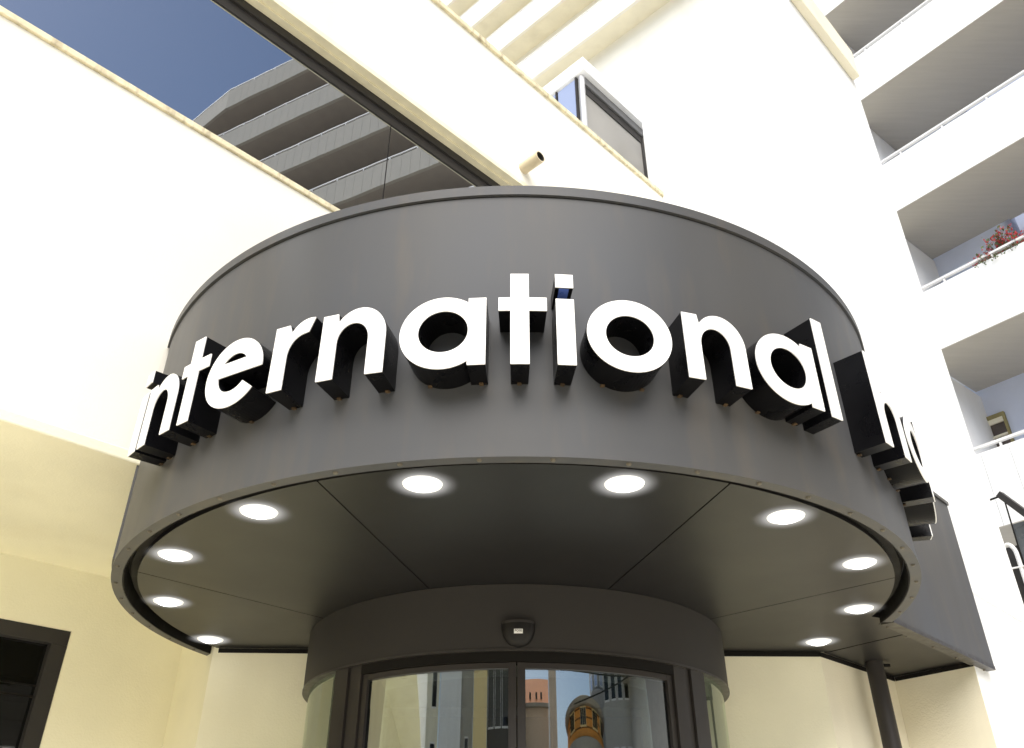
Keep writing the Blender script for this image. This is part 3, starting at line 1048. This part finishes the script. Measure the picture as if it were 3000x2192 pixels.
for ch, g, arc, lb in WORD:
    shapes, wd_ = g()
    th = (arc + wd_ / 2) / RF
    loc = (CX + RF * math.sin(th), CY - RF * math.cos(th), ZL)
    t = thing('sign_letter', 'white-faced black-sided ' + lb, 'sign letter', loc, th, 'built-up letters on the canopy fascia')
    sag = 0.012
    fb, cb = new(), new()
    for loops, nm in shapes:
        loops = [[(x - wd_ / 2, z) for x, z in lp] for lp in loops]
        for tgt, y0, y1, cap in ((fb, -0.002, 0.003, True), (cb, 0.003, DEP + sag, False)):
            b2 = extrude_outline(loops, y0, y1, cap)
            me = bpy.data.meshes.new('tmp')
            b2.to_mesh(me)
            b2.free()
            tgt.from_mesh(me)
            bpy.data.meshes.remove(me)
    for b_ in (fb, cb):                       # letters follow the curve of the fascia
        for v in b_.verts:
            r_ = RF - v.co.y
            v.co.x, v.co.y = r_ * math.sin(v.co.x / RF), RF - r_ * math.cos(v.co.x / RF)
    o = obj('face', fb, M['face'], t); o.location = (0, 0, 0)
    o = obj('casing', cb, M['black'], t); o.location = (0, 0, 0)
    if ch == 'i' and arc > 0:
        bm = new()
        box(bm, .016 - wd_ / 2, .055 - wd_ / 2, 0.006, DEP, .3565, .3585)
        o = obj('dot_underside', bm, M['blue_gloss'], t); o.location = (0, 0, 0)  # added plate, coloured to imitate the blue light under the dot
    # small rusty fixing tabs where the casing meets the fascia
    xs = {'n': (.036, .241), 'h': (.036, .241), 'a': (.10, .30), 'o': (.09, .25), 'e': (.16,), 't': (.082,)}.get(ch, (.035,))
    zz = {'o': .006, 'e': -.008}.get(ch, 0.0)
    for x in xs:
        bm = new()
        z_ = zz if not (ch == 'a' and x < .2) else .003
        box(bm, x - wd_ / 2 - .008, x - wd_ / 2 + .008, DEP - 0.014, DEP + .004, z_ - .006, z_ - .0005)
        o = obj('fixing_tab', bm, M['rust'], t); o.location = (0, 0, 0)

# ------------------------------------------------------------------ curved sliding door drum
door = thing('curved_door', 'dark curved sliding entrance door with reflecting glass under the canopy', 'door', (DC[0], DC[1], 0))
def do(name, bm, m, par=door, smooth=False, **k):
    if smooth:
        for f in bm.faces:
            f.smooth = True
    return obj(name, bm, m, par, **k)
bm = new()
arc_shell(bm, DC, DR - 0.06, DR, 2.660, 2.988, -92, 94, 90)
do('header', bm, M['drum'], smooth=True)
bm = new()
arc_shell(bm, DC, DR - 0.10, DR + 0.004, 2.648, 2.6585, -92, 92, 90)
do('header_lip', bm, M['flange'], smooth=True)
bm = new()
arc_shell(bm, DC, DR - 0.11, DR - 0.015, 2.60, 2.6475, -39, 39.5, 60)
do('door_track', bm, M['matt_black'], smooth=True)
for a0, a1 in ((-48.4, -43.2), (45.6, 51.5)):
    bm = new()
    arc_shell(bm, DC, DR - 0.09, DR - 0.004, 0, 2.6475, a0, a1, 6)
    do('jamb', bm, M['door_frame'])
for a0, a1 in ((-43.0, -39.1), (39.8, 45.4)):
    bm = new()
    arc_shell(bm, DC, DR - 0.11, DR - 0.018, 0, 2.6475, a0, a1, 6)
    do('jamb_inner', bm, M['door_frame'])
for a0, a1 in ((-89, -48.6), (51.7, 90)):
    bm = new()
    arc_shell(bm, DC, DR - 0.045, DR - 0.035, 0.05, 2.648, a0, a1, 40)
    do('side_glass', bm, M['side_glass'], smooth=True)
RG = DR - 0.054
for sgn, a0, a1 in ((-1, -39.0, -0.12), (1, 0.12, 39.6)):
    leaf = thing('door_leaf', None, None)
    leaf.parent = door
    leaf.location = (0, 0, 0)
    bm = new()
    i0, i1 = (a0, a0 + 1.6) if sgn < 0 else (a1 - 1.6, a1)
    j0, j1 = (a1 - 1.75, a1) if sgn < 0 else (a0, a0 + 1.75)
    arc_shell(bm, DC, RG - 0.02, RG + 0.022, 0.02, 2.598, i0, i1, 3)
    arc_shell(bm, DC, RG - 0.02, RG + 0.022, 0.02, 2.598, j0, j1, 3)
    arc_shell(bm, DC, RG - 0.018, RG + 0.02, 2.570, 2.597, min(i1, j1), max(i0, j0), 24)
    arc_shell(bm, DC, RG - 0.018, RG + 0.02, 0.021, 0.10, min(i1, j1), max(i0, j0), 24)
    o = do('stile_frame', bm, M['door_frame'], leaf)
    o.location = -Vector(door.location)
    bm = new()
    arc_shell(bm, DC, RG - 0.004, RG + 0.004, 0.10, 2.570, min(i1, j1) + .05, max(i0, j0) - .05, 60)
    o = do('pane', bm, M['door_glass'], leaf, smooth=True)
    o.location = -Vector(door.location)
for a in (-30, -10, 11, 31):
    bm = new()
    x, y = DC[0] + (DR - .13) * math.sin(R(a)), DC[1] - (DR - .13) * math.cos(R(a))
    lathe(bm, [(0.024, 0.0), (0.024, -0.012), (0.014, -0.024), (0.0, -0.026)], (x, y, 2.60), 10)
    do('beam_eye', bm, M['matt_black'])
bm = new()
arc_shell(bm, DC, 0.95, DR - 0.11, 2.602, 2.62, -60, 60, 40)
do('inner_ceiling', bm, M['grey_render'])
# lobby behind the door
lob = thing('lobby_interior', 'dim lobby seen through the curved door glass', 'interior', (0, 8, 0))
bm = new()
box(bm, -1.85, 1.9, 10.4, 10.5, 0, 3.2)
box(bm, -1.86, -1.76, 5.85, 10.4, 0, 3.2)
box(bm, 1.86, 1.95, 5.95, 10.4, 0, 3.2)
obj('wall', bm, M['interior'], lob)
bm = new()
box(bm, -1.85, 1.9, 5.9, 10.5, 3.0, 3.1)
obj('ceiling', bm, M['interior'], lob)
bm = new()
box(bm, -1.2, 1.2, 4.5, 10.5, 0.004, 0.02)
obj('floor', bm, M['interior_floor'], lob)
bm = new()
box(bm, -1.3, 1.3, 7.05, 7.1, 2.80, 2.87)
for x in (-1.05, -0.35, 0.35, 1.05):
    box(bm, x - .03, x + .03, 7.05, 7.1, 0, 2.80)
obj('inner_screen', bm, M['frame'], lob)

# motion sensor over the door
ms = thing('motion_sensor', 'black half-dome motion sensor with small white label above the door', 'sensor', (0.032, DC[1] - DR, 2.775))
bm = new()
n1, n2 = 18, 8
rings_ = []
for j in range(n2 + 1):
    t_ = j / n2                       # 0 top rim .. 1 bottom
    zz_ = -0.115 * t_
    rx = 0.083 * math.sqrt(max(0.0, 1 - t_ ** 2.3)) + 0.004
    ry = 0.062 * math.sqrt(max(0.0, 1 - t_ ** 2.0)) + 0.003
    rings_.append([bm.verts.new((rx * math.cos(PI * i / n1), 0.008 - ry * math.sin(PI * i / n1), zz_)) for i in range(n1 + 1)])
for j in range(n2):
    for i in range(n1):
        bm.faces.new((rings_[j][i], rings_[j][i + 1], rings_[j + 1][i + 1], rings_[j + 1][i]))
bm.faces.new(rings_[0])
bm.faces.new(rings_[-1][::-1])
o = obj('body', bm, M['sensor_black'], ms, smooth=True); o.location = (0, 0, 0)
bm = new()
arc = [(0.084 * math.cos(PI * i / 18), 0.008 - 0.064 * math.sin(PI * i / 18)) for i in range(19)]
prism(bm, arc, 0.0, 0.014)
o = obj('top_rim', bm, M['frame'], ms); o.location = (0, 0, 0)
bm = new()
vs = [bm.verts.new(c) for c in ((-0.022, -0.0560, -0.034), (0.022, -0.0560, -0.034), (0.022, -0.0535, -0.056), (-0.022, -0.0535, -0.056))]
bm.faces.new(vs)
o = obj('label_plate', bm, M['face'], ms); o.location = (0, 0, 0)
cu = bpy.data.curves.new('label_text', 'FONT')
cu.body = 'POSE'
cu.size = 0.016
cu.align_x = 'CENTER'
cu.extrude = 0.0004
to = bpy.data.objects.new('tmp_text', cu)
col.objects.link(to)
bpy.context.view_layer.update()
me = bpy.data.meshes.new_from_object(to.evaluated_get(bpy.context.evaluated_depsgraph_get()))
bpy.data.objects.remove(to)
me.materials.append(M['matt_black'])
lt = bpy.data.objects.new('label_text', me)
col.objects.link(lt)
lt.parent = ms
lt.location = (0, -0.0572, -0.0475)
lt.rotation_euler = (R(84), 0, 0)

# ------------------------------------------------------------------ dark pole right of the door
pole = thing('support_pole', 'dark round pole under the right wing of the canopy', 'pole', (2.523, 6.04, 0))
bm = new()
tube(bm, [(2.523, 6.04, 0.0), (2.523, 6.04, ZS - 0.001)], 0.059, 28)
obj('shaft', bm, M['door_frame'], pole, smooth=True)
bm = new()
box(bm, 2.575, 2.63, 6.03, 6.05, 2.955, 2.975)
obj('clip', bm, M['matt_black'], pole)

# ------------------------------------------------------------------ buildings across the street (seen in the door glass)
def house(name, label, pts, h, m, wins=(), parapet=0.25):
    t = thing(name, label, 'building', (pts[0][0], pts[0][1], 0))
    bm = new()
    prism(bm, pts, 0, h)
    obj('wall', bm, m, t)
    bm = new()
    cx = sum(p[0] for p in pts) / len(pts); cy = sum(p[1] for p in pts) / len(pts)
    prism(bm, [(cx + (x - cx) * 1.03, cy + (y - cy) * 1.03) for x, y in pts], h + 0.002, h + parapet)
    obj('cornice', bm, M['cream_pale'], t)
    a, b = pts[0], pts[1]
    L_ = math.hypot(b[0] - a[0], b[1] - a[1])
    d_ = Vector(((b[0] - a[0]) / L_, (b[1] - a[1]) / L_))
    n_ = Vector((-d_.y, d_.x))
    if (n_.x * (cx - a[0]) + n_.y * (cy - a[1])) > 0:
        n_ = -n_
    for s, z0, w_, h_ in wins:
        def fr(u, v):
            return (a[0] + d_.x * u + n_.x * v, a[1] + d_.y * u + n_.y * v)
        bm = new()
        box(bm, s - w_ / 2 - .06, s + w_ / 2 + .06, 0.0, 0.05, z0 - .06, z0 + h_ + .06, fr)
        wf = obj('window', bm, M['rail'], t)
        bm = new()
        box(bm, s - w_ / 2, s + w_ / 2, 0.052, 0.06, z0, z0 + h_, fr)
        o = obj('pane', bm, M['dark_glass'], wf); o.location = (0, 0, 0)
    return t
def pol(az, dist):
    return (0.1 + dist * math.sin(R(az)), 4.4 + dist * math.cos(R(az)))
def block(az0, az1, d0, dep=8):
    return [pol(az0, d0), pol(az1, d0), pol(az1, d0 + dep), pol(az0, d0 + dep)]
def rows(L_, n, z0s, w_=1.1, h_=1.6):
    return [(L_ * (i + .5) / n, z, w_, h_) for i in range(n) for z in z0s]
house('corner_house', 'pale grey corner house across the street', block(-128, -139, 27), 10, M['cream_pale'], rows(5.2, 2, (1.2, 4.4, 7.2)))
house('white_house', 'plain white house across the street', block(-139.5, -151, 26), 11, M['cool'], [(1.2, 2.0, 0.9, 1.4)])
house('grey_house', 'narrow grey house beside the yellow one across the street', block(-151.2, -157.4, 27), 9.2, M['grey_render'], rows(2.9, 1, (1.2, 4.6), 0.8))
house('yellow_house', 'tall narrow yellow house across the street', block(-157.6, -164.6, 25), 10.5, M['yellow'])
house('dark_office', 'dark glazed office building across the street', block(-164.8, -183.2, 26), 9.8, M['dark_wall'], rows(8.3, 5, (1.0, 3.6, 6.4), 1.2, 2.0))
oh = thing('gabled_house', 'cream house with orange tiled gable roof across the street', 'building', (*pol(170, 30), 0))
bm = new()
pts_ = block(176.6, 163.5, 30, 9)
prism(bm, pts_, 0, 7.85)
obj('wall', bm, M['pink'], oh)
bm = new()
a_, b_, c_, d_ = [Vector((*q, 7.86)) for q in pts_]
r0 = (a_ + d_) / 2 + Vector((0, 0, 1.9)); r1 = (b_ + c_) / 2 + Vector((0, 0, 1.9))
V = [bm.verts.new(v) for v in (a_, b_, c_, d_, r0, r1)]
for q in ((0, 1, 5, 4), (2, 3, 4, 5), (0, 4, 3), (1, 2, 5), (3, 2, 1, 0)):
    bm.faces.new([V[i] for i in q])
rf = obj('roof', bm, M['roof'], oh)
hd = (b_ - a_).normalized()
hn = Vector((-hd.y, hd.x, 0))
if hn.y < 0: hn = -hn
bm = new()
wl = (b_ - a_).length
bar(bm, a_ + hn * 0.18 + Vector((0, 0, -0.06)), b_ + hn * 0.18 + Vector((0, 0, -0.06)), 0.36, 0.14)
obj('eaves', bm, M['shade_and_trim_grey'], oh)
for q_ in range(4):
    for z_ in (4.1, 6.3):
        c_m = a_ + hd * wl * (q_ + .5) / 4
        bm = new()
        c0 = Vector((c_m.x, c_m.y, z_))
        bar(bm, c0 + hn * 0.04, c0 + hn * 0.04 + Vector((0, 0, 1.1)), 0.08, 0.75)
        wf = obj('window', bm, M['dark_glass'], oh)
bm = new()
for s in (0.3, 0.55, 0.75):
    bm = new()
    q = a_.lerp(b_, s) + Vector((0, -1.2, 0.35))
    box(bm, q.x - .22, q.x + .22, q.y - .6, q.y + .35, q.z - .1, q.z + .28)
    o = obj('dormer', bm, M['dark_wall'], rf); o.location = (0, 0, 0)
house('pink_pillar', 'tall slim pink pilaster tower across the street', block(163.3, 159.2, 26, 3), 12.5, M['pink'])
# round orange turret
tc_ = pol(144.5, 31)
tu = thing('round_turret', 'round orange brick turret with pale cornice and dark windows across the street', 'turret', (tc_[0], tc_[1], 0))
def fr_t(c, az, rad):
    a = R(az) + math.atan2(0.1 - c[0], -(4.4 - c[1]))
    dx, dy = math.sin(a), -math.cos(a)
    return lambda u, v: (c[0] + dx * v - dy * u, c[1] + dy * v + dx * u)
bm = new()
lathe(bm, [(5.5, 0), (5.4, 5.2), (5.0, 7.1)], (*tc_, 0), 48)
obj('drum', bm, M['orange'], tu, smooth=True)
bm = new()
lathe(bm, [(5.2, 3.6), (5.55, 3.62), (5.55, 6.05), (5.1, 6.1)], (*tc_, 0), 48)
obj('string_course', bm, M['shade_and_trim_grey'], tu)
bm = new()
lathe(bm, [(4.9, 7.1), (5.5, 7.12), (5.7, 7.3), (5.0, 7.45), (3.8, 7.55), (2.4, 7.65), (0.0, 7.7)], (*tc_, 0), 48)
obj('roof', bm, M['shade_and_trim_grey'], tu)
for az in (-58, -30, 4, 38):
    fr = fr_t(tc_, az, 5)
    bm = new()
    box(bm, -.72, .72, 4.7, 5.2, 6.40, 7.06, fr)
    wf = obj('window', bm, M['yellow'], tu)
    for ca, cb in ((-.64, -.26), (-.18, .2), (.28, .66)):
        bm = new()
        box(bm, ca, cb, 5.0, 5.23, 6.46, 7.0, fr)
        o = obj('pane', bm, M['dark_glass'], wf); o.location = (0, 0, 0)
lc_ = pol(136.3, 42)
lt_ = thing('lantern_tower', 'grey round tower with blue arched windows behind the orange turret across the street', 'tower', (lc_[0], lc_[1], 0))
bm = new()
lathe(bm, [(4.4, 0), (4.4, 9.9), (3.6, 10.1), (3.6, 13.5), (4.0, 13.6), (0, 16.5)], (*lc_, 0), 40)
obj('shaft', bm, M['grey_render'], lt_, smooth=True)
for az in (-50, -18, 14, 46):
    fr = fr_t(lc_, az, 4)
    bm = new()
    box(bm, -.62, .62, 3.3, 3.68, 10.2, 11.0, fr)
    wf = obj('window', bm, M['rail'], lt_)
    bm = new()
    box(bm, -.42, .42, 3.5, 3.71, 10.26, 10.9, fr)
    o = obj('pane', bm, M['box_blue'], wf); o.location = (0, 0, 0)
house('grey_tenement', 'tall grey tenement beside the round turret across the street', block(133.5, 113, 27), 13.5, M['grey_render'], rows(9.2, 5, (1.0, 4.2, 7.4, 10.4)))
house('brown_tenement', 'brown tenement at the right end of the street', block(112.5, 90, 27), 12, M['pink'], rows(9.5, 5, (1.0, 4.2, 7.4)))

fp_ = pol(163.0, 24)
fpo = thing('flagpole', 'slim white flagpole across the street', 'flagpole', (fp_[0], fp_[1], 0))
bm = new()
tube(bm, [(*fp_, 0), (*fp_, 9.5)], 0.05, 10)
obj('shaft', bm, M['rail'], fpo)
for k_, (za, zb2) in enumerate(((6.6, 7.4), (7.6, 6.9))):
    a_, b_ = Vector((*pol(150, 23), za)), Vector((*pol(100, 21), zb2))
    bm = new()
    tube(bm, [a_.lerp(b_, q / 12) + Vector((0, 0, -0.5 * math.sin(PI * q / 12))) for q in range(13)], 0.025, 6)
    tag(obj('overhead_cable', bm, M['matt_black']), ['thin black cable sagging across the street, falling to the left', 'thin black cable sagging across the street, falling to the right'][k_], 'cable')

# ------------------------------------------------------------------ camera, light, world
cam = bpy.data.cameras.new('camera')
cam.sensor_width = 36.0
cam.lens = 36.0 * 2462.6 / 3000.0
cam.clip_start = 0.05
cam.clip_end = 2000
co_ = bpy.data.objects.new('camera', cam)
col.objects.link(co_)
co_.location = (0, 0, 1.6)
co_.rotation_euler = (R(90 + 31.859), 0, 0)
scene.camera = co_

SUN_EL, SUN_AZ = 48.0, 182.0     # azimuth of the sun, clockwise from +y
sun = bpy.data.lights.new('sun', 'SUN')
sun.energy = 5.0
sun.angle = R(60)
sun.color = (1.0, 0.955, 0.88)
sl = bpy.data.objects.new('sun', sun)
col.objects.link(sl)
dirv = Vector((math.sin(R(SUN_AZ)) * math.cos(R(SUN_EL)), math.cos(R(SUN_AZ)) * math.cos(R(SUN_EL)), math.sin(R(SUN_EL))))
sl.rotation_euler = dirv.to_track_quat('Z', 'Y').to_euler()
sl.location = dirv * 50

wd = bpy.data.worlds.new('World')
scene.world = wd
wd.use_nodes = True
nt = wd.node_tree
bg = nt.nodes['Background']
sky = nt.nodes.new('ShaderNodeTexSky')
sky.sky_type = 'NISHITA'
sky.sun_disc = False
sky.sun_elevation = R(SUN_EL)
sky.sun_rotation = R(SUN_AZ)
sky.air_density = 1.0
sky.dust_density = 1.4
sky.ozone_density = 1.0
nt.links.new(sky.outputs[0], bg.inputs['Color'])
bg.inputs['Strength'].default_value = 0.15

scene.view_settings.view_transform = 'Standard'
scene.view_settings.look = 'None'
scene.view_settings.exposure = 0
scene.view_settings.gamma = 1
scene.render.engine = 'CYCLES'
scene.cycles.max_bounces = 8
scene.cycles.diffuse_bounces = 5
scene.cycles.glossy_bounces = 5
scene.cycles.transparent_max_bounces = 12
scene.cycles.use_denoising = True
scene.cycles.sample_clamp_indirect = 6
